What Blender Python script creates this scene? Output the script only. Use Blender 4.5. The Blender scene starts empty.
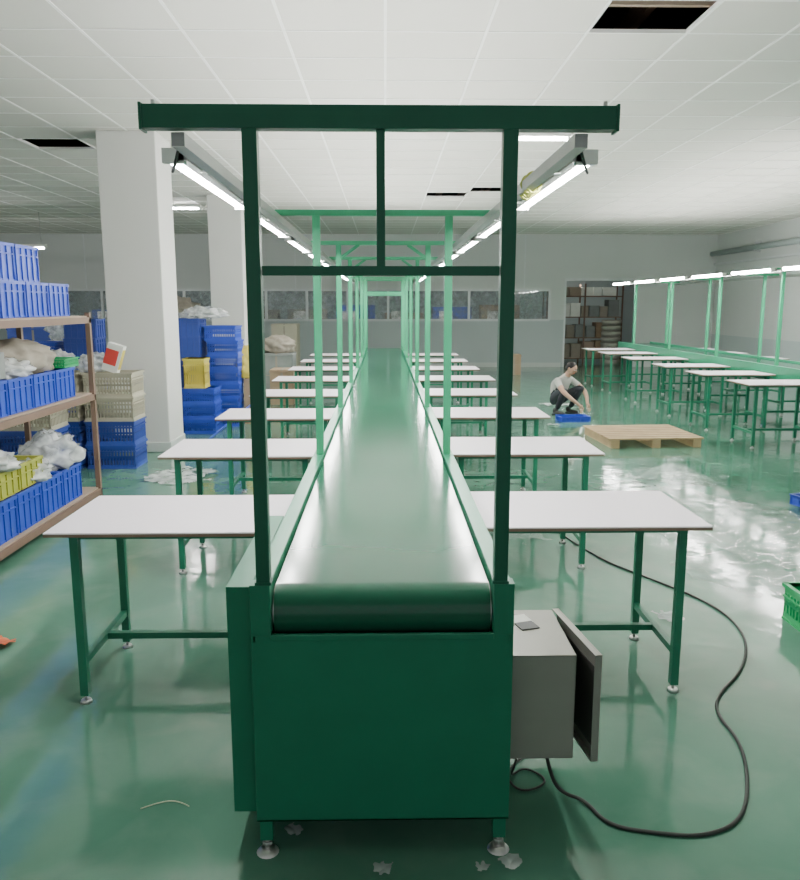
import bpy, bmesh, math, random
from mathutils import Vector, Matrix, noise
random.seed(7)
S = bpy.context.scene
COL = S.collection

# ------------------------------------------------------------------ materials
MATS = {}
def mat(name, col, rough=0.5, metal=0.0, var=0.12, scale=6.0, emit=0.0, bump=0.0, coat=0.0, spec=0.5):
    if name in MATS: return MATS[name]
    m = bpy.data.materials.new(name); m.use_nodes = True
    nt = m.node_tree; b = nt.nodes['Principled BSDF']
    tc = nt.nodes.new('ShaderNodeTexCoord'); nz = nt.nodes.new('ShaderNodeTexNoise')
    nz.inputs['Scale'].default_value = scale; nz.inputs['Detail'].default_value = 5
    nt.links.new(tc.outputs['Object'], nz.inputs['Vector'])
    mx = nt.nodes.new('ShaderNodeMix'); mx.data_type = 'RGBA'
    mx.inputs[6].default_value = tuple(c*(1-var) for c in col)+(1,)
    mx.inputs[7].default_value = tuple(min(1,c*(1+var)) for c in col)+(1,)
    nt.links.new(nz.outputs['Fac'], mx.inputs[0]); nt.links.new(mx.outputs[2], b.inputs['Base Color'])
    b.inputs['Roughness'].default_value = rough; b.inputs['Metallic'].default_value = metal
    b.inputs['Coat Weight'].default_value = coat
    b.inputs['Specular IOR Level'].default_value = spec
    if emit > 0:
        b.inputs['Emission Color'].default_value = (*col, 1); b.inputs['Emission Strength'].default_value = emit
    if bump > 0:
        bp = nt.nodes.new('ShaderNodeBump'); bp.inputs['Strength'].default_value = bump; bp.inputs['Distance'].default_value = 0.01
        nt.links.new(nz.outputs['Fac'], bp.inputs['Height']); nt.links.new(bp.outputs['Normal'], b.inputs['Normal'])
    MATS[name] = m
    return m

PAINT_D = mat('green_paint_housing', (0.014,0.185,0.10), 0.36, var=0.15, spec=.35)
PAINT_BACKLIT = mat('green_paint_frame_backlit', (0.007,0.105,0.057), 0.36, var=0.15, spec=.35)  # near frame: same frame paint, backlit shade put into the darker colour
PAINT_TUBELIT = mat('green_paint_frame_tubelit', (0.045,0.38,0.19), 0.35, var=0.1)  # other frames: same paint, light from the tubes put into the paler colour
PAINT_T = mat('green_paint_table', (0.015,0.19,0.105), 0.35, var=0.12)
PAINT_R = mat('green_paint_rail', (0.02,0.27,0.14), 0.3, var=0.1)
TOP = mat('white_laminate', (0.90,0.84,0.89), 0.35, var=0.02)
EDGE = mat('mdf_edge', (0.22,0.15,0.10), 0.6)
STEEL = mat('zinc_steel', (0.6,0.6,0.58), 0.3, 0.9)
GALV = mat('aluminium_channel', (0.35,0.37,0.35), 0.4, 0.5)
BELT = mat('pvc_belt', (0.012,0.105,0.058), 0.15, var=0.15, scale=2.0, spec=0.36)
TUBE = mat('fluorescent_tube', (1.0,0.99,0.96), 0.4, var=0.0, emit=155.0)
BLUE = mat('blue_plastic', (0.03,0.075,0.50), 0.4)
BLUE2 = mat('blue_plastic_dull', (0.04,0.08,0.38), 0.45)
BEIGE = mat('beige_plastic', (0.46,0.43,0.33), 0.5)
YELL = mat('yellow_plastic', (0.70,0.58,0.10), 0.5)
YGRN = mat('yellowgreen_plastic', (0.38,0.40,0.06), 0.5)
GRNP = mat('green_plastic', (0.02,0.38,0.13), 0.4)
RUST = mat('brown_painted_steel', (0.19,0.12,0.085), 0.6)
SHELF = mat('shelf_board', (0.36,0.28,0.21), 0.7)
CAB = mat('grey_cabinet_steel', (0.29,0.285,0.25), 0.4, 0.2)
CABD = mat('cabinet_interior', (0.05,0.05,0.045), 0.6)
PAPER = mat('paper', (0.85,0.85,0.8), 0.8)
BLACK = mat('black_rubber', (0.02,0.02,0.02), 0.5)
CABLE = mat('grey_cable', (0.035,0.04,0.035), 0.5)
WOOD = mat('pallet_wood', (0.45,0.32,0.18), 0.75, var=0.3)
CARTON = mat('cardboard', (0.36,0.26,0.17), 0.8, var=0.2)
WALL = mat('wall_paint', (0.56,0.59,0.57), 0.7, var=0.05, scale=1.0)
WALLP = mat('partition_panel', (0.42,0.48,0.48), 0.5, var=0.05, scale=1.0)
PILL = mat('pillar_paint', (0.76,0.75,0.72), 0.6, var=0.05, scale=1.5)
FRAMEW = mat('window_frame_alu', (0.6,0.63,0.63), 0.4, 0.3)
DARK = mat('ceiling_void_dark', (0.03,0.025,0.02), 0.9)
RED = mat('red_print', (0.65,0.06,0.05), 0.5)
ORANGE = mat('orange_plastic', (0.6,0.13,0.04), 0.5)
YWIRE = mat('yellow_wire', (0.6,0.62,0.15), 0.5)
PWIRE = mat('pale_wire', (0.55,0.6,0.42), 0.5)
TILE = mat('ceiling_tile', (0.69,0.68,0.62), 0.85, var=0.06, scale=0.6)
TBAR = mat('ceiling_tbar', (0.92,0.92,0.88), 0.5, var=0.02)
GREYBAG = mat('woven_sack', (0.30,0.27,0.22), 0.8, var=0.25)
DRAB = mat('drab_grey', (0.22,0.24,0.23), 0.7, var=0.25)

def film(name, col, alpha, rough):
    m = bpy.data.materials.new(name); m.use_nodes = True; nt = m.node_tree
    nt.nodes.clear()
    o = nt.nodes.new('ShaderNodeOutputMaterial'); mx = nt.nodes.new('ShaderNodeMixShader')
    t = nt.nodes.new('ShaderNodeBsdfTransparent'); p = nt.nodes.new('ShaderNodeBsdfPrincipled')
    p.inputs['Base Color'].default_value = (*col,1); p.inputs['Roughness'].default_value = rough
    nz = nt.nodes.new('ShaderNodeTexNoise'); nz.inputs['Scale'].default_value = 9
    mr = nt.nodes.new('ShaderNodeMapRange'); mr.inputs[1].default_value=.3; mr.inputs[2].default_value=.7
    mr.inputs[3].default_value = alpha*0.5; mr.inputs[4].default_value = min(1,alpha*1.5)
    tc = nt.nodes.new('ShaderNodeTexCoord'); nt.links.new(tc.outputs['Object'], nz.inputs['Vector'])
    nt.links.new(nz.outputs['Fac'], mr.inputs[0]); nt.links.new(mr.outputs[0], mx.inputs[0])
    nt.links.new(t.outputs[0], mx.inputs[1]); nt.links.new(p.outputs[0], mx.inputs[2]); nt.links.new(mx.outputs[0], o.inputs[0])
    return m
BAG = film('clear_plastic_bag', (0.75,0.78,0.78), 0.55, 0.15)
SHEET = film('clear_plastic_sheet', (0.50,0.64,0.57), 0.26, 0.1)
GLASS = film('window_glass', (0.25,0.3,0.3), 0.35, 0.03)

# floor material
def floor_mat():
    m = bpy.data.materials.new('green_epoxy_floor'); m.use_nodes = True; nt = m.node_tree
    b = nt.nodes['Principled BSDF']; L = nt.links
    tc = nt.nodes.new('ShaderNodeTexCoord')
    def nz(sc, det=6, dist=0.0):
        n = nt.nodes.new('ShaderNodeTexNoise'); n.inputs['Scale'].default_value=sc; n.inputs['Detail'].default_value=det
        n.inputs['Distortion'].default_value=dist; L.new(tc.outputs['Object'], n.inputs['Vector']); return n
    def ramp(src, a, b_, ca, cb):
        r = nt.nodes.new('ShaderNodeValToRGB'); r.color_ramp.elements[0].position=a; r.color_ramp.elements[1].position=b_
        r.color_ramp.elements[0].color=ca; r.color_ramp.elements[1].color=cb; L.new(src, r.inputs[0]); return r
    n1 = nz(0.9,8,0.6); n2 = nz(3.0,8,0.4)
    r1 = ramp(n1.outputs['Fac'], .3,.75, (0.065,0.185,0.125,1),(0.13,0.285,0.205,1))
    r2 = ramp(n2.outputs['Fac'], .5,.85, (0,0,0,1),(0.4,0.4,0.4,1))
    mx = nt.nodes.new('ShaderNodeMix'); mx.data_type='RGBA'; L.new(r2.outputs[0], mx.inputs[0])
    L.new(r1.outputs[0], mx.inputs[6]); mx.inputs[7].default_value=(0.24,0.35,0.28,1)
    L.new(mx.outputs[2], b.inputs['Base Color'])
    r3 = ramp(n2.outputs['Fac'], .35,.7, (0.05,0.05,0.05,1),(0.16,0.16,0.16,1)); L.new(r3.outputs[0], b.inputs['Roughness'])
    b.inputs['Specular IOR Level'].default_value=.7
    bp = nt.nodes.new('ShaderNodeBump'); bp.inputs['Strength'].default_value=.2; bp.inputs['Distance'].default_value=.01
    n4 = nz(6,3); L.new(n4.outputs['Fac'], bp.inputs['Height']); L.new(bp.outputs['Normal'], b.inputs['Normal'])
    return m
FLOOR = floor_mat()

# ------------------------------------------------------------------ mesh builder
class MB:
    def __init__(s): s.bm = bmesh.new(); s.mats=[]
    def mi(s,m):
        if m not in s.mats: s.mats.append(m)
        return s.mats.index(m)
    def _tag(s, verts, m, smooth=False):
        i = s.mi(m); fs=set()
        for v in verts:
            for f in v.link_faces: fs.add(f)
        for f in fs:
            f.material_index = i
            if smooth and len(f.verts)==4: f.smooth=True
    def box(s,a,b,m,M=None):
        a=Vector(a); b=Vector(b); c=(a+b)/2; d=b-a
        T = Matrix.Translation(c) @ Matrix.Diagonal((abs(d.x),abs(d.y),abs(d.z),1))
        if M is not None: T = M @ T
        r = bmesh.ops.create_cube(s.bm,size=1,matrix=T); s._tag(r['verts'],m)
    def cyl(s,p,q,r,m,seg=12,r2=None):
        p=Vector(p); q=Vector(q); d=q-p
        T = Matrix.Translation((p+q)/2) @ d.to_track_quat('Z','Y').to_matrix().to_4x4()
        g = bmesh.ops.create_cone(s.bm,cap_ends=True,segments=seg,radius1=r,radius2=r if r2 is None else r2,depth=d.length,matrix=T)
        s._tag(g['verts'],m,True)
    def ball(s,c,sc,m,M=None,seg=16):
        T = Matrix.Translation(c) @ (M or Matrix()) @ Matrix.Diagonal((*sc,1))
        g = bmesh.ops.create_uvsphere(s.bm,u_segments=seg,v_segments=seg//2+2,radius=1,matrix=T)
        i=s.mi(m)
        for v in g['verts']:
            for f in v.link_faces: f.material_index=i; f.smooth=True
    def quad(s,pts,m):
        vs=[s.bm.verts.new(p) for p in pts]; f=s.bm.faces.new(vs); f.material_index=s.mi(m); return f
    def mesh(s,name):
        me=bpy.data.meshes.new(name); s.bm.to_mesh(me); s.bm.free()
        for m in s.mats: me.materials.append(m)
        return me
    def done(s,name,parent=None,bevel=0.0,loc=(0,0,0),rz=0.0):
        o=bpy.data.objects.new(name,s.mesh(name)); COL.objects.link(o)
        o.location=loc; o.rotation_euler=(0,0,rz)
        if parent: o.parent=parent
        if bevel>0:
            b=o.modifiers.new('bevel','BEVEL'); b.width=bevel; b.segments=2; b.limit_method='ANGLE'; b.angle_limit=math.radians(50)
        return o
def inst(name,me,loc,rz=0,scale=(1,1,1),parent=None):
    o=bpy.data.objects.new(name,me); COL.objects.link(o); o.location=loc; o.rotation_euler=(0,0,rz); o.scale=scale
    if parent: o.parent=parent
    return o
def empty(name,loc=(0,0,0)):
    e=bpy.data.objects.new(name,None); COL.objects.link(e); e.location=loc; e.empty_display_size=.2; return e
def curve(name,pts,r,m,cyclic=False):
    cu=bpy.data.curves.new(name,'CURVE'); cu.dimensions='3D'; cu.bevel_depth=r; cu.bevel_resolution=3; cu.resolution_u=8
    sp=cu.splines.new('NURBS'); sp.points.add(len(pts)-1)
    for i,p in enumerate(pts): sp.points[i].co=(*p,1)
    sp.order_u=3; sp.use_endpoint_u=True; sp.use_cyclic_u=cyclic
    cu.materials.append(m); o=bpy.data.objects.new(name,cu); COL.objects.link(o); return o

# ------------------------------------------------------------------ room
H=3.55; XL,XR,YN,YB,YE=-12.0,9.0,-3.0,21.5,27.0
mb=MB(); mb.box((XL-.2,YN,-.15),(XR+.2,YE+.2,0),FLOOR); mb.done('floor')
mb=MB()
gx=[0.02+.7*k for k in range(-17,13)]; gx=[XL]+[g for g in gx if XL<g<XR]+[XR]
gy=[5.2+.6*j for j in range(-13,37)]; gy=[YN]+[g for g in gy if YN<g<YE]+[YE]
holes=[(1.6,5.5),(-3.8,9.7),(1.0,13.9),(1.7,13.3)]
for i in range(len(gx)-1):
    for j in range(len(gy)-1):
        if any(gx[i]<hx<gx[i+1] and gy[j]<hy<gy[j+1] for hx,hy in holes): continue
        mb.quad([(gx[i],gy[j],H),(gx[i],gy[j+1],H),(gx[i+1],gy[j+1],H),(gx[i+1],gy[j],H)],TILE)
for g in gx: mb.box((g-.010,YN,H-.006),(g+.010,YE,H+.02),TBAR)
for g in gy: mb.box((XL,g-.009,H-.005),(XR,g+.009,H+.02),TBAR)
mb.box((XL-.2,YN,H+.75),(XR+.2,YE+.2,H+.85),DARK)  # slab over the void, added to stop world light leaking through the holes
mb.box((XL-.2,YN-.02,H),(XR+.2,YN,H+.75),DARK)  # end strip added to keep world light out of the void
for x in (1.55,1.95,-3.9,1.1): mb.box((x-.03,YN,H+.25),(x+.03,YE,H+.4),RUST)
for y in (5.35,5.65,9.7,13.5): mb.box((-5,y-.02,H+.12),(3,y+.02,H+.2),SHELF)
mb.done('ceiling')
mb=MB(); mb.box((XL-.2,YN,0),(XL,YE,.9),WALL); mb.box((XL-.2,YN,2.9),(XL,YE,H+.85),WALL)
for y in [YN+3*k for k in range(11)]: mb.box((XL-.2,y-.2 if y>YN else y,.9),(XL,min(y+.2,YE),2.9),WALL)  # gaps between piers added in this unseen wall to let world light in
mb.box((XL-.2,18,.9),(XL,YE,2.9),WALL)
mb.done('wall_left')
mb=MB(); mb.box((XR,YN,0),(XR+.2,YE,.9),WALLP); mb.box((XR,YN,2.7),(XR+.2,YE,H+.85),WALL)
mb.box((XR,12,.9),(XR+.2,YE,2.7),WALL)
for y in (-3,0,3,6,9): mb.box((XR,y,.9),(XR+.2,y+.5,2.7),WALL)  # out-of-view stretch, opened between piers for world light
mb.done('wall_right')
mb=MB(); D=(4.9,6.9)
mb.box((XL,YB,0),(D[0],YB+.15,1.29),WALLP); mb.box((XL,YB,2.08),(D[0],YB+.15,H),WALL)
mb.box((D[0],YB,2.4),(D[1],YB+.15,H),WALL); mb.box((D[1],YB,0),(XR,YB+.15,H),WALL)
mb.box((4.5,YB,1.29),(D[0],YB+.15,2.08),WALL); mb.box((XL,YB,1.29),(-9.8,YB+.15,2.08),WALL)
for x in (-8,-6,-4,-2.4,-.2,1.6,3.1,3.8): mb.box((x-.015,YB-.012,2.1),(x+.015,YB,H),FRAMEW)
mb.done('wall_back')
mb=MB(); mb.box((XL,YE,0),(XR,YE+.2,H+.8),WALLP); mb.done('wall_far_room')
mb=MB(); mb.box((-9.8,YB-.04,2.06),(4.5,YB+.02,2.12),FRAMEW); mb.box((-9.8,YB-.05,1.25),(4.5,YB+.02,1.31),FRAMEW)
x=-9.8
while x<4.51:
    mb.box((x-.03,YB-.03,1.29),(x+.03,YB+.06,2.08),FRAMEW); x+=1.1
mb.box((-9.8,YB+.03,1.29),(4.5,YB+.04,2.08),GLASS); mb.done('window_1')
mb=MB()
mb.box((D[0],YB,0),(D[0]+.05,YB+.15,2.4),FRAMEW); mb.box((D[1]-.05,YB,0),(D[1],YB+.15,2.4),FRAMEW)
mb.box((D[0]+.05,YB,2.34),(D[1]-.05,YB+.15,2.4),FRAMEW); mb.done('door_1')
mb=MB(); mb.cyl((XR-.12,8,3.05),(XR-.12,YB,3.05),.07,WALLP); mb.box((XR-.06,8,2.75),(XR,YB,2.8),FRAMEW)
for y in range(9,21,2): mb.box((XR-.14,y-.03,2.95),(XR,y+.03,3.2),FRAMEW)
mb.done('trim_1')
mb=MB(); mb.box((XL,YB-.02,0),(D[0]-.05,YB,.12),WALL); mb.done('baseboard_back')
for (xa,xb,y) in ((-3.12,-2.48,8.95),(-3.04,-2.46,13.95)):
    mb=MB(); mb.box((xa,y,0),(xb,y+.62,H),PILL); mb.box((xa-.015,y-.015,0),(xb+.015,y+.635,.12),WALL); mb.done('pillar',bevel=.012)

def ceil_light(x,y,ln=1.2,z=H-.005,name='ceiling_tube_light'):
    mb=MB(); mb.box((x-ln/2,y-.05,z-.05),(x+ln/2,y+.05,z),TBAR); mb.cyl((x-ln/2+.03,y,z-.07),(x+ln/2-.03,y,z-.07),.016,TUBE)
    for sx in (-1,1): mb.box((x+sx*(ln/2-.02)-.015,y-.02,z-.09),(x+sx*(ln/2-.02)+.015,y+.02,z-.04),TBAR)
    if z<H-.1:
        for s in (-.5,.5): mb.cyl((x+s,y,z),(x+s,y,H),.006,STEEL,6)
    return mb.done(name)
ceil_light(1.75,8.95,.6); ceil_light(-3.9,15.3,.9)
for x in (-9,-4.6,-1.5,1.8,5.8): ceil_light(x,23.5,1.2,2.5,'added_uplight_tube')
for (x,y) in ((-7.5,4.5),(-7.5,8.5),(-7.5,12.5),(-7.5,16.5)): ceil_light(x,y,1.2,2.9,'added_uplight_tube')  # tube row added as uplight to brighten the ceiling

# ------------------------------------------------------------------ tables
def table_mesh():
    mb=MB(); W=.985; Dp=.64; zt=.765
    mb.box((0,0,zt-.018),(W,Dp,zt-.006),EDGE); mb.box((0,0,zt-.006),(W,Dp,zt),TOP)
    t=.034
    for x in (.07,W-.125):
        for y in (.03,Dp-.03-t):
            mb.box((x,y,.035),(x+t,y+t,zt-.018),PAINT_T)
            mb.cyl((x+t/2,y+t/2,.012),(x+t/2,y+t/2,.04),.007,STEEL,8)
            mb.cyl((x+t/2,y+t/2,0),(x+t/2,y+t/2,.014),.026,STEEL,14,.02)
        mb.box((x+.004,.05,.17),(x+t-.004,Dp-.05,.2),PAINT_T)
        mb.box((x+.004,.05,zt-.05),(x+t-.004,Dp-.05,zt-.018),PAINT_T)
    mb.box((.1,Dp/2-.015,.172),(W-.115,Dp/2+.015,.2),PAINT_T)
    for y in (.034,Dp-.06): mb.box((.1,y,zt-.036),(W-.115,y+.026,zt-.018),PAINT_T)
    return mb.mesh('work_table')
TM=table_mesh()
def tables(cx,ys,off=.05):
    for y in ys:
        for s in (-1,1):
            inst('work_table',TM,(cx+.40,y+off,0) if s>0 else (cx-.40,y+.64,0),0 if s>0 else math.pi)
tables(0,[3.09+1.63*k for k in range(8)])
tables(5.65,[9.0,10.35,11.75,13.4,14.95,16.3])

# ------------------------------------------------------------------ conveyor line
def conveyor(cx,y0,y1,head,frames,tube_start,tube_n,dz=2.17):
    P=empty('conveyor_line',(cx,y0,0)); L=y1-y0
    ZT=.85
    mb=MB(); r=.08; zc=ZT-r; prof=[]
    for k in range(17):
        a=math.pi/2+math.pi*k/16; prof.append((.10+r*math.cos(a),zc+r*math.sin(a)))
    for k in range(17):
        a=-math.pi/2+math.pi*k/16; prof.append((L-.10+r*math.cos(a),zc+r*math.sin(a)))
    n=len(prof); i0=mb.mi(BELT)
    va=[mb.bm.verts.new((-.322,p[0],p[1])) for p in prof]; vb=[mb.bm.verts.new((.322,p[0],p[1])) for p in prof]
    for k in range(n):
        f=mb.bm.faces.new((va[k],va[(k+1)%n],vb[(k+1)%n],vb[k])); f.material_index=i0
        f.smooth = True
    bmesh.ops.recalc_face_normals(mb.bm,faces=mb.bm.faces[:])
    mb.cyl((-.325,.10,zc),(.325,.10,zc),r-.004,STEEL,24); mb.cyl((-.325,L-.10,zc),(.325,L-.10,zc),r-.004,STEEL,24)
    o=mb.done('belt',P)
    m=o.modifiers.new('es','EDGE_SPLIT'); m.split_angle=math.radians(40)
    mb=MB()
    for s in (-1,1):
        a,b=sorted((s*.330,s*.382))
        mb.box((a,0,ZT+.017),(b,L,ZT+.025),PAINT_R)
        a2,b2=sorted((s*.374,s*.382)); mb.box((a2,0,.70),(b2,L,ZT+.018),PAINT_R)
        a3,b3=sorted((s*.330,s*.336)); mb.box((a3,0,.74),(b3,L,ZT+.018),PAINT_R)
    mb.box((-.37,.12,.665),(.37,L,.675),PAINT_T)
    y=2.0 if head else .3
    while y<L:
        for s in (-1,1):
            mb.box((s*.345-.02,y,.03),(s*.345+.02,y+.04,.70),PAINT_T); mb.cyl((s*.345,y+.02,0),(s*.345,y+.02,.03),.028,STEEL,12)
        mb.box((-.33,y+.005,.2),(.33,y+.035,.23),PAINT_T)
        y+=2.0
    mb.done('side_rails',P,bevel=.0015)
    if head:
        mb=MB(); w=.388
        mb.box((-w,0,.115),(w,.006,.722),PAINT_D)
        for s in (-1,1):
            a,b=sorted((s*(w-.006),s*w)); mb.box((a,.006,.115),(b,.85,.70),PAINT_D)
            a,b=sorted((s*.328,s*w)); mb.box((a,-.001,.720),(b,.05,ZT+.027),PAINT_D)
            for yy in (-.002,.78):
                mb.box((s*.36-.02,yy+.003,.05),(s*.36+.02,yy+.043,.16),PAINT_D)
                mb.cyl((s*.36,yy+.02,.012),(s*.36,yy+.02,.06),.009,STEEL,10)
                mb.cyl((s*.36,yy+.02,.0),(s*.36,yy+.02,.018),.036,STEEL,18,.02)
                mb.cyl((s*.36,yy+.02,.028),(s*.36,yy+.02,.04),.017,STEEL,6)
        mb.box((-w,.0,.115),(w,.85,.123),PAINT_D); mb.box((-.38,.84,.125),(.38,.85,.665),PAINT_D)
        mb.box((-.33,-.003,.706),(.33,.012,.724),PAINT_D)
        mb.done('drive_housing',P,bevel=.002)
        mb=MB(); mb.box((-.462,.03,.13),(-.390,.82,ZT+.012),PAINT_D)
        mb.box((-.465,.12,.3),(-.462,.7,.7),PAINT_D)
        mb.done('motor_cover',P,bevel=.006)
    for k,(fy,kind) in enumerate(frames):
        y=fy-y0; pm = PAINT_BACKLIT if kind=='near' else PAINT_TUBELIT
        mb=MB(); w=.63 if kind=='near' else .56
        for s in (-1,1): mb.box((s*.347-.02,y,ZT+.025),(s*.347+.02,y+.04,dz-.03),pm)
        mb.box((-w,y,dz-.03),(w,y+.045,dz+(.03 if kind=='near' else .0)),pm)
        if kind=='near':
            mb.box((-.012,y+.01,1.785),(.012,y+.034,dz-.03),pm)
            mb.box((-.325,y+.01,1.76),(.325,y+.034,1.786),pm)
            for s in (-1,1):
                mb.box((s*w-.004,y-.004,dz-.035),(s*w+.004,y+.049,dz+.034),pm)
                mb.cyl((s*(w-.03),y+.02,dz+.02),(s*(w-.03),y+.02,dz+.045),.006,STEEL,8)
                mb.box((s*.347-.024,y-.002,ZT+.027),(s*.347+.024,y+.044,ZT+.036),pm)
        if kind=='bar': mb.box((-.325,y+.01,1.86),(.325,y+.034,1.885),pm)
        if kind=='arch':
            for s in (-1,1):
                M=Matrix.Translation((s*.27,y+.02,dz-.085)) @ Matrix.Rotation(s*math.radians(35),4,'Y')
                mb.box((-.1,-.012,-.012),(.1,.012,.012),pm,M)
        mb.done('light_frame',P,bevel=.0015)
    mb=MB()
    for s in (-1,1): mb.box((s*.545-.018,.045,dz-.068),(s*.545+.018,L-.2,dz-.032),GALV)
    mb.done('light_rails',P)
    for s in (-1,1):
        for k in range(tube_n):
            ya=tube_start-y0+1.47*k; yb=ya+1.2
            mb=MB()
            a,b=sorted((s*.590,s*.620)); mb.box((a,ya,dz-.055),(b,yb,dz-.02),GALV)
            a,b=sorted((s*.56,s*.60))
            for yy in (ya+.2,yb-.24): mb.box((a,yy,dz-.06),(b,yy+.03,dz-.035),GALV)
            a,b=sorted((s*.60,s*.668))
            for e in (ya,yb-.025): mb.box((a,e,dz-.062),(b,e+.025,dz-.018),TBAR)
            mb.cyl((s*.645,ya+.025,dz-.042),(s*.645,yb-.025,dz-.042),.019,TUBE,12)
            mb.done('tube_light',P)
    return P
P1=conveyor(0,2.17,15.5,True,[(2.17,'near'),(4.2,'std'),(6.2,'arch'),(8.2,'arch'),(10.2,'arch'),(12.2,'bar'),(14.0,'bar'),(15.2,'bar')],2.5,9)
conveyor(5.65,8.4,17.6,False,[(8.45,'std'),(10.45,'std'),(12.4,'std'),(14.5,'std'),(16.6,'std')],8.7,6)
curve('coiled_wire',[(.56+.035*math.cos(a*1.3)+.01*math.sin(a*3),2.95+.05*a/6,2.13+.045*math.sin(a*1.3)-.01*(a%2)) for a in range(0,26)],.005,YWIRE)
for s in (-1,1): curve('light_cord',[(s*.62,2.5,2.12),(s*.62,2.42,2.06),(s*.59,2.34,2.07),(s*.56,2.28,2.11)],.004,CABLE)

# ------------------------------------------------------------------ control cabinet
P=empty('control_cabinet',(.390,2.27,.255))
mb=MB(); W,Dp,Hc=.215,.37,.35
mb.box((0,0,0),(W,.004,Hc),CAB); mb.box((0,Dp-.004,0),(W,Dp,Hc),CAB); mb.box((0,0,0),(W,Dp,.004),CAB)
mb.box((0,0,Hc-.004),(W,Dp,Hc),CAB); mb.box((0,0,0),(.004,Dp,Hc),CAB)
for z in (0,Hc-.018): mb.box((W-.004,0,z),(W,Dp,z+.018),CAB)
for y in (0,Dp-.018): mb.box((W-.004,y,0),(W,y+.018,Hc),CAB)
mb.done('housing',P,bevel=.0015)
mb=MB(); mb.box((.006,.03,.03),(.012,.34,.31),STEEL); mb.box((.012,.06,.18),(.09,.14,.29),BLACK); mb.box((.012,.17,.2),(.08,.3,.28),PAPER)
mb.box((.012,.05,.05),(.07,.3,.12),CABD); mb.done('electrical_components',P)
mb=MB(); mb.box((0,-.385,-.005),(.006,0,Hc+.005),CAB); mb.box((-.018,-.385,-.005),(0,-.381,Hc+.005),CAB)
mb.box((-.018,-.385,Hc),(0,0,Hc+.005),CAB); mb.box((-.018,-.385,-.005),(0,0,0),CAB)
mb.box((-.004,-.36,.03),(-.001,-.03,.3),CABD)
mb.cyl((.006,-.34,.17),(.02,-.34,.17),.012,STEEL,12)
mb.done('cabinet_flap',P,bevel=.001,loc=(W+.018,Dp,0),rz=math.radians(8))
mb=MB(); mb.box((-.05,-.035,0),(.05,.035,.002),PAPER); mb.box((-.02,-.09,0.0),(.045,-.03,.004),BLACK)
mb.done('label_sheet',P,loc=(.07,.28,Hc),rz=.3)

curve('power_cable',[(.54,2.42,.25),(.56,2.40,.12),(.61,2.42,.03),(.69,2.42,.007),(.73,2.28,.007),(.88,2.24,.007),(1.03,2.22,.007),(1.19,2.30,.007),(1.32,2.55,.007),(1.39,2.78,.007),(1.38,2.97,.007),(1.45,3.13,.007),(1.67,3.36,.007),(1.84,3.68,.007),(1.89,4.0,.007),(1.82,4.29,.007),(1.64,4.62,.007),(1.43,5.0,.007),(1.23,5.99,.007),(.8,6.6,.007)],.0065,CABLE)
curve('power_cable',[(.48,2.5,.25),(.47,2.5,.1),(.45,2.55,.007),(.52,2.62,.007),(.6,2.52,.007),(.47,2.45,.007),(.43,2.6,.007),(.55,2.7,.007)],.004,CABLE)
curve('wire_offcut',[(-.82,2.40,.005),(-.76,2.44,.005),(-.7,2.44,.005),(-.66,2.41,.005)],.002,PWIRE)

# ------------------------------------------------------------------ crates
def crate_mesh(name,m,w=.5,d=.35,h=.25,ribs=True,slots=False):
    mb=MB(); t=.01
    mb.box((-w/2,-d/2,0),(w/2,d/2,t),m)
    def side(ax,sgn):
        L=w if ax=='y' else d; off=(d if ax=='y' else w)/2
        def bx(u0,u1,z0,z1,o0,o1):
            a,b=sorted((sgn*o0,sgn*o1))
            if ax=='y': mb.box((u0,a,z0),(u1,b,z1),m)
            else: mb.box((a,u0,z0),(b,u1,z1),m)
        if slots:
            bx(-L/2,L/2,0,.04,off-t,off); bx(-L/2,L/2,h-.05,h,off-t,off); bx(-L/2,L/2,h*.5-.01,h*.5+.01,off-t,off)
            u=-L/2
            while u<L/2-.001: bx(u,min(u+.014,L/2),.04,h-.05,off-t,off); u+=.032
        else: bx(-L/2,L/2,0,h,off-t,off)
        bx(-L/2-.008,L/2+.008,h-.02,h,off-t,off+.014)
        bx(-L/2,L/2,h-.075,h-.065,off,off+.01)
        bx(-L/2,L/2,.0,.012,off,off+.006)
        if ribs:
            n=max(3,int(L/.08))
            for k in range(n+1):
                u=-L/2+(L-.008)*k/n; bx(u,u+.008,.0,h-.02,off,off+.01)
    for ax in 'xy':
        for s in (-1,1): side(ax,s)
    return mb.mesh(name)
CB=crate_mesh('blue_plastic_crate',BLUE); CB2=crate_mesh('blue_plastic_crate',BLUE2,.40,.38,.25)
CE=crate_mesh('beige_plastic_crate',BEIGE,.5,.4,.25,False,True); CBS=crate_mesh('blue_mesh_crate',BLUE2,.5,.4,.25,False,True)
CBT=crate_mesh('blue_mesh_crate',BLUE,.42,.4,.2,False,True)
CY=crate_mesh('yellow_plastic_crate',YGRN,.5,.35,.18,True,False); CYS=crate_mesh('yellow_plastic_crate',YELL,.3,.35,.3,False,True)
CG=crate_mesh('green_plastic_crate',GRNP,.55,.42,.2,False,True)

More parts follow.
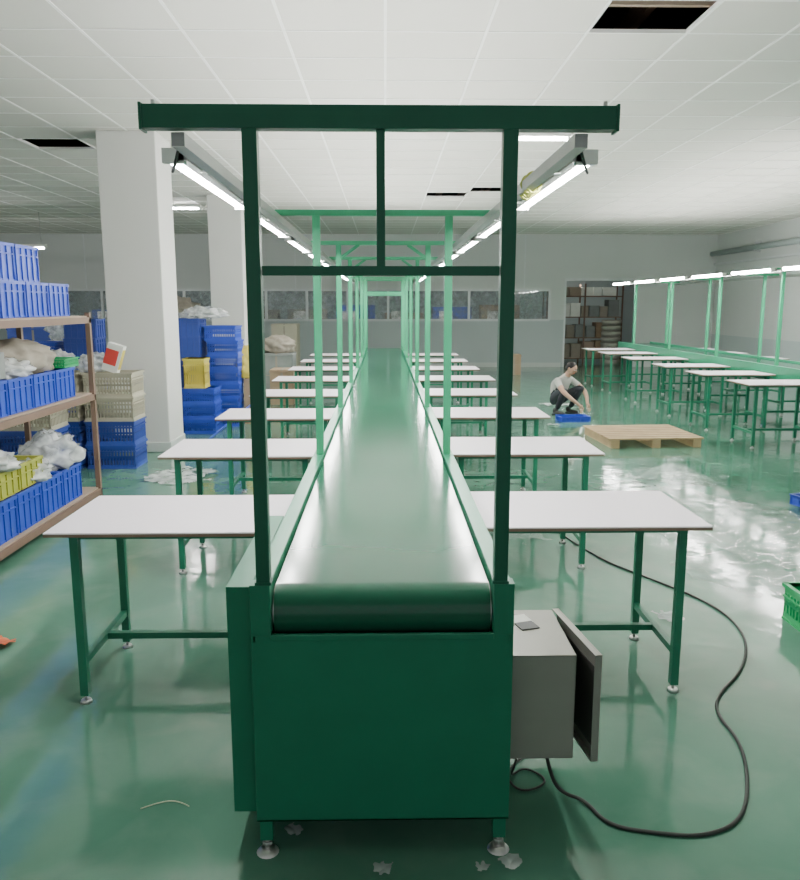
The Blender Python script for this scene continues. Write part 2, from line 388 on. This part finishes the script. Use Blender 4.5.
# ------------------------------------------------------------------ storage rack
mb=MB(); x0,x1,ya,yb=-3.08,-2.5,2.5,6.72
for x in (x0,x1):
    for y in (ya,(ya+yb)/2,yb):
        mb.box((x-.02,y-.02,0),(x+.02,y+.02,1.62),RUST)
for z in (.10,.93,1.58):
    mb.box((x0-.02,ya-.02,z-.05),(x0+.02,yb+.02,z),RUST); mb.box((x1-.02,ya-.02,z-.05),(x1+.02,yb+.02,z),RUST)
    for y in (ya,(ya+yb)/2,yb): mb.box((x0,y-.02,z-.05),(x1,y+.02,z),RUST)
    mb.box((x0,ya,z),(x1,yb,z+.012),SHELF)
mb.done('storage_rack',bevel=.001)
xc=-2.79
for k in range(8):
    y=3.55+.385*k
    inst('blue_plastic_crate',CB,(xc,y,.945),0,(1,1,.95))
    inst('blue_plastic_crate',CB,(xc,y,.115),0,(1,1,1.1))
for k in range(4): inst('yellow_plastic_crate',CY,(xc-.02,4.45+.38*k,.395))
inst('green_plastic_crate',CG,(xc,6.45,1.185),0,(.85,.7,.35))
for k in range(8): inst('blue_plastic_crate',CB,(xc,3.55+.385*k,1.595))
for k in range(7): inst('blue_plastic_crate',CB,(xc-.01,3.45+.385*k,1.847))

def blob(name,loc,sc,m,seed,amp=.25,sub=4,freq=3.0,rz=0,flat=True):
    bm=bmesh.new(); bmesh.ops.create_icosphere(bm,subdivisions=sub,radius=1)
    for v in bm.verts:
        n=v.co.normalized(); d=1+amp*noise.noise(n*freq+Vector((seed,0,0)))+amp*.6*noise.noise(n*freq*3+Vector((0,seed,0)))
        d+=amp*.25*abs(noise.noise(n*freq*7+Vector((0,0,seed))))
        v.co=n*d
        if flat and v.co.z<-.55: v.co.z=-.55+(v.co.z+.55)*.05
        v.co.x*=sc[0]; v.co.y*=sc[1]; v.co.z=(v.co.z+.575)*sc[2]
    me=bpy.data.meshes.new(name); bm.to_mesh(me); bm.free(); me.materials.append(m)
    for p in me.polygons: p.use_smooth=True
    return inst(name,me,loc,rz)
blob('plastic_bag',(xc,4.95,1.17),(.2,.2,.08),BAG,1,.4)
blob('plastic_bag',(xc+.05,5.6,1.17),(.2,.25,.09),BAG,2,.4)
blob('plastic_bag',(xc+.05,6.35,.37),(.2,.3,.17),BAG,3,.45)
blob('plastic_bag',(xc+.1,5.2,.57),(.18,.22,.09),BAG,4,.4)
blob('plastic_bag',(xc+.12,5.75,.39),(.15,.2,.1),BAG,5,.4)
blob('woven_sack',(xc,6.0,1.17),(.22,.4,.16),GREYBAG,6,.2)
mb=MB(); mb.box((-.2,-.2,0),(.2,.2,.18),DRAB); mb.box((-.205,-.03,0),(.205,.03,.183),PAPER); mb.done('cardboard_box',loc=(xc,5.2,1.185),bevel=.004)
blob('yellow_sack',(-2.75,5.0,2.095),(.18,.2,.14),YELL,16,.15)

# crates by pillar
for (x,y) in ((-2.84,8.22),(-3.40,8.22)):
    for k in range(2): inst('blue_mesh_crate',CBS,(x,y,.25*k),0)
    for k in range(2): inst('beige_plastic_crate',CE,(x+.01,y-.02,.5+.25*k),0)
inst('beige_plastic_crate',CE,(-3.42,7.6,.5)); inst('blue_mesh_crate',CBS,(-3.42,7.6,.25)); inst('blue_mesh_crate',CBS,(-3.42,7.6,0))
mb=MB(); M=Matrix.Rotation(math.radians(18),4,'Y')
mb.box((-.08,-.05,.01),(.08,.05,.3),PAPER,M); mb.box((-.082,-.052,.08),(.05,-.049,.24),RED,M); mb.box((.078,-.04,.05),(.083,.04,.26),YELL,M)
mb.done('printed_carton',loc=(-2.83,8.12,1.0),bevel=.002)
blob('plastic_bag',(-3.02,8.2,1.0),(.16,.16,.12),BAG,9,.4)
blob('plastic_bag',(-3.4,8.1,1.0),(.2,.16,.14),BAG,10,.4)
# stacks behind the pillar
for i,(x,y,n,me,hh) in enumerate(((-2.72,11.0,6,CB2,.25),(-2.24,11.05,7,CBT,.2),(-3.3,11.2,5,CB2,.25),(-4.0,10.6,6,CB2,.25),(-4.55,10.6,6,CBT,.2),(-2.45,10.45,3,CBT,.2),(-4.9,9.9,4,CE,.25),(-4.2,9.7,5,CBT,.2))):
    for k in range(n): inst('blue_plastic_crate' if me is not CE else 'beige_plastic_crate',me,(x+random.uniform(-.015,.015),y+.01*(k%2),hh*k),random.uniform(-.05,.05))
inst('yellow_plastic_crate',CYS,(-2.5,10.45,.6),0,(.9,.9,1.3))
blob('yellow_sack',(-1.98,11.3,.65),(.17,.2,.28),YELL,12,.25)
blob('plastic_bag',(-2.5,11.0,1.5),(.28,.2,.1),BAG,13,.4)
mb=MB(); mb.box((-2.0,11.1,0),(-1.8,11.5,.65),CARTON); mb.done('cardboard_box',bevel=.005)
for i,(x,y,w,d,h,m) in enumerate(((-3.9,14.9,.6,.5,1.2,CARTON),(-2.0,14.5,.6,.6,.8,DRAB),(-1.75,13.3,.4,.5,.6,CARTON),(-5.2,13,.8,.6,1.1,DRAB),(-6.2,14,.9,.6,1.3,BLUE2),(-2.35,18.5,.6,.6,1.25,BEIGE),(3.15,19.0,.35,.35,.5,CARTON),(-4.8,18,1.2,.6,1.4,DRAB),(-7.4,17,1.2,.6,1.4,CARTON),(-3.3,17,.7,.5,.9,BLUE2))):
    mb=MB(); mb.box((x-w/2,y,0),(x+w/2,y+d,h),m); mb.box((x-.02,y-.002,0.02),(x+.02,y+d+.002,h+.002),GREYBAG)
    mb.box((x-w/2-.003,y-.003,h*.5-.004),(x+w/2+.003,y+.002,h*.5+.004),SHELF); mb.box((x-w/2-.01,y-.01,h-.05),(x+w/2+.01,y+d+.01,h-.02),m); mb.done('cardboard_box',bevel=.006)
for i,(x,y,sx,sy,sz,m) in enumerate(((-3.9,15.1,.3,.25,.2,BAG),(-2.0,14.8,.3,.25,.2,GREYBAG),(-5.2,13.3,.4,.3,.25,BAG),(-4.8,18.3,.5,.3,.3,GREYBAG))):
    blob('loose_sack',(x,y,{0:1.2,1:.8,2:1.1,3:1.4}[i]),(sx,sy,sz),m,30+i,.3)
mb=MB(); mb.cyl((-2.2,8.9,.012),(-1.55,9.9,.55),.012,BLUE); mb.box((-2.3,8.85,0),(-2.1,8.95,.04),BLUE2); mb.done('floor_squeegee')

# far room goods seen through the doorway
mb=MB()
for x in (4.75,5.85,6.95):
    for y in (23.0,23.6): mb.box((x-.02,y-.02,0),(x+.02,y+.02,2.3),RUST)
for z in (.15,.75,1.35,1.95): mb.box((4.73,22.98,z-.03),(6.97,23.62,z),RUST)
for z in (.15,.75,1.35,1.95):
    x=4.82
    while x<6.6:
        w=random.uniform(.2,.4); h=random.uniform(.3,.5) if z<1.9 else .25; mb.box((x,23.03,z+.001),(x+w,23.5,z+h),random.choice([CARTON,GREYBAG,SHELF,PAPER,DRAB,CARTON])); x+=w+.03
mb.done('goods_rack')
mb=MB()
for k in range(8): mb.cyl((6.45,22.3,.16*k),(6.45,22.3,.16*k+.15),.26,CAB,20,.28)
mb.done('bucket_stack')
mb=MB()
for k in range(9): 
    x=-9+1.5*k; mb.box((x,24.5,0),(x+1.2,25.1,1.4+.3*random.random()),random.choice([CARTON,GREYBAG,BLUE2,CABD])); mb.box((x+.2,24.4,.9),(x+.6,24.5,1.5),PAPER)
mb.done('machinery_row')

# pallet
mb=MB()
for k in range(8): mb.box((-.58,-.5+.135*k,.10),(.58,-.5+.135*k+.1,.12),WOOD)
for x in (-.55,-.05,.45): mb.box((x,-.5,.02),(x+.1,.545,.10),WOOD)
for x in (-.55,-.05,.45): mb.box((x,-.5,0),(x+.1,.545,.02),WOOD)
mb.done('wooden_pallet',loc=(3.22,9.6,0),rz=.05,bevel=.002)
inst('green_plastic_crate',CG,(2.45,3.78,0),.0)
inst('blue_plastic_crate',CB,(3.78,6.35,0),.3,(1,1,.35))
inst('blue_plastic_tray',CB,(2.78,11.35,0),.1,(.85,.8,.3))

# plastic sheets, scraps on floor
def sheet(name,loc,sx,sy,seed,m=SHEET,amp=.03,rz=0):
    bm=bmesh.new(); n=40; vs={}
    for i in range(n+1):
        for j in range(n+1):
            u=i/n*2-1; v=j/n*2-1
            p=Vector((u*sx,v*sy,0)); k=noise.noise(Vector((u*2.2,v*2.2,seed)))
            z=.004+amp*abs(noise.noise(p*6+Vector((seed,0,0))))+amp*.7*abs(noise.noise(p*15+Vector((0,seed,0))))
            vs[i,j]=(bm.verts.new((p.x,p.y,z)), (u*u+v*v)+.9*k)
    for i in range(n):
        for j in range(n):
            q=[vs[i,j],vs[i+1,j],vs[i+1,j+1],vs[i,j+1]]
            if all(t[1]<.75 for t in q): f=bm.faces.new([t[0] for t in q]); f.smooth=True
    for v in [v for v in bm.verts if not v.link_faces]: bm.verts.remove(v)
    me=bpy.data.meshes.new(name); bm.to_mesh(me); bm.free(); me.materials.append(m); return inst(name,me,loc,rz)
sheet('plastic_sheet',(2.75,5.8,0),.7,1.3,1); sheet('plastic_sheet',(2.25,4.75,0),.4,.5,5); sheet('plastic_sheet',(2.9,7.6,0),.5,.6,9)
sheet('plastic_sheet',(-2.0,7.6,0),.4,.4,4,BAG); sheet('plastic_sheet',(3.0,13.2,0),.4,.25,8,BAG)
sheet('plastic_sheet',(.95,5.6,0),.3,.3,15)
for i,(x,y,s) in enumerate(((.39,2.12,.04),(.30,2.10,.025),(0,2.1,.035),(-.29,2.28,.035),(1.55,4.0,.09),(1.6,6.4,.15),(-2.1,8.0,.12),(2.4,10.9,.1),(.66,2.75,.05),(-.75,4.2,.08))):
    sheet('plastic_scrap',(x,y,0),s,s,20+i,BAG,.02)
sheet('orange_scrap',(-1.93,3.72,0),.09,.07,50,ORANGE,.03)

# ------------------------------------------------------------------ worker
SKIN=mat('skin',(0.50,0.30,0.21),.5); SHIRT=mat('grey_shirt',(0.48,0.47,0.44),.8); TROU=mat('dark_trousers',(0.02,0.022,0.03),.8)
HAIR=mat('black_hair',(0.012,0.01,0.01),.6); SHOE=mat('dark_shoe',(0.03,0.03,0.03),.5)
def worker(loc,rz):
    P=empty('crouching_worker',loc); P.rotation_euler=(0,0,rz); P.scale=(.93,.93,.89)
    V=[]; E=[]; R=[]; Lb=[]
    def j(p,r,parent=None,lab=None):
        V.append(p); R.append(r)
        if parent is not None: E.append((parent,len(V)-1)); Lb.append(lab)
        return len(V)-1
    pel=j((0,.17,.25),.145); sp=j((0,.13,.40),.135,pel,'shirt'); ch=j((0,.02,.55),.15,sp,'shirt')
    nb=j((0,-.05,.655),.075,ch,'shirt'); nk=j((0,-.09,.71),.052,nb,'skin'); j((0,-.12,.76),.055,nk,'skin')
    for s in (-1,1):
        hp=j((s*.10,.13,.24),.10,pel,'trou'); md=j((s*.16,-.03,.37),.082,hp,'trou'); kn=j((s*.20,-.20,.45),.066,md,'trou')
        cf=j((s*.185,-.10,.27),.06,kn,'trou'); an=j((s*.17,-.01,.09),.042,cf,'trou')
        sh=j((s*.175,.0,.60),.062,ch,'shirt'); ua=j((s*.235,-.12,.50),.052,sh,'shirt'); el=j((s*.26,-.24,.40),.042,ua,'skin')
        fa=j((s*.20,-.33,.31),.036,el,'skin'); wr=j((s*.12,-.41,.22),.026,fa,'skin'); j((s*.10,-.44,.18),.03,wr,'skin')
    me=bpy.data.meshes.new('b'); me.from_pydata(V,E,[]); o=bpy.data.objects.new('b',me); COL.objects.link(o)
    m=o.modifiers.new('s','SKIN'); m.use_smooth_shade=True
    for i,sv in enumerate(me.skin_vertices[0].data): sv.radius=(R[i],R[i]); sv.use_root=(i==0)
    sd=o.modifiers.new('u','SUBSURF'); sd.levels=2
    dg=bpy.context.evaluated_depsgraph_get(); dg.update(); nm=bpy.data.meshes.new_from_object(o.evaluated_get(dg)); bpy.data.objects.remove(o)
    nm.materials.clear()
    for q in (SHIRT,TROU,SKIN): nm.materials.append(q)
    idx={'shirt':0,'trou':1,'skin':2}
    for p in nm.polygons:
        c=p.center; best=9
        for (a,b),lb in zip(E,Lb):
            A=Vector(V[a]);B=Vector(V[b]); t=max(0,min(1,(c-A).dot(B-A)/(B-A).length_squared)); d=(c-(A+(B-A)*t)).length-(R[a]*(1-t)+R[b]*t)
            if d<best: best=d; p.material_index=idx[lb]
        if p.center.z<.27 and p.center.y>0: p.material_index=1
        p.use_smooth=True
    inst('body',nm,(0,0,0),parent=P)
    for s in (-1,1):
        mb=MB(); w=Vector((s*.10,-.45,.17))
        mb.ball(w,(.036,.02,.045),SKIN,Matrix.Rotation(.5,4,'X'))
        for k,ln in enumerate((.030,.036,.034,.026)):
            x=-.027+.018*k; b0=w+Vector((x,-.012,-.03)); b1=b0+Vector((0,-.012,-ln)); b2=b1+Vector((0,.006,-ln*.8))
            mb.cyl(b0,b1,.009,SKIN,8,.0085); mb.ball(b1,(.0088,)*3,SKIN,seg=8); mb.cyl(b1,b2,.0085,SKIN,8,.007); mb.ball(b2,(.0072,)*3,SKIN,seg=8)
        t0=w+Vector((-s*.03,0,.01)); t1=t0+Vector((-s*.02,-.01,-.025)); t2=t1+Vector((0,-.01,-.028))
        mb.cyl(t0,t1,.011,SKIN,8,.01); mb.ball(t1,(.01,)*3,SKIN,seg=8); mb.cyl(t1,t2,.01,SKIN,8,.008); mb.ball(t2,(.008,)*3,SKIN,seg=8)
        mb.done('hand',P)
        mb=MB(); mb.ball((s*.175,-.06,.035),(.045,.13,.035),SHOE); mb.box((s*.175-.042,-.18,0),(s*.175+.042,.06,.018),BLACK); mb.ball((s*.17,.02,.07),(.042,.05,.05),SHOE); mb.done('shoe',P,bevel=.004)
    mb=MB()
    def hb(c,sc,m,seg=16): mb.ball(Vector(c),sc,m,seg=seg)
    hb((0,0,0),(.076,.09,.10),SKIN,24); hb((0,-.02,-.055),(.056,.062,.055),SKIN)
    hb((0,-.094,-.012),(.012,.018,.02),SKIN,10); hb((0,-.083,.012),(.009,.012,.025),SKIN,8)
    for s in (-1,1):
        hb((s*.077,.005,-.005),(.01,.02,.03),SKIN,10)
        hb((s*.03,-.082,.008),(.012,.008,.007),PAPER,8); hb((s*.03,-.089,.008),(.005,.004,.005),HAIR,8); hb((s*.03,-.086,.03),(.018,.006,.004),HAIR,8)
    hb((0,-.08,-.055),(.024,.008,.006),RED,8)
    hb((0,.018,.028),(.082,.088,.088),HAIR,24); hb((0,.04,-.01),(.078,.062,.07),HAIR)
    h=mb.done('head',P,loc=(0,-.15,.81)); h.rotation_euler=(math.radians(25),0,.2)
    return P
worker((2.80,12.1,0),math.radians(38))

# ------------------------------------------------------------------ world, camera
w=bpy.data.worlds.new('World'); S.world=w; w.use_nodes=True
w.node_tree.nodes['Background'].inputs[0].default_value=(0.95,0.97,1,1); w.node_tree.nodes['Background'].inputs[1].default_value=0.6
cam=bpy.data.cameras.new('camera'); co=bpy.data.objects.new('camera',cam); COL.objects.link(co)
cam.sensor_fit='HORIZONTAL'; cam.sensor_width=36; cam.lens=36*780/800; cam.clip_start=.05
co.location=(.01,0,1.68); co.rotation_euler=(math.radians(90-9.8),0,math.radians(-1.1)); S.camera=co
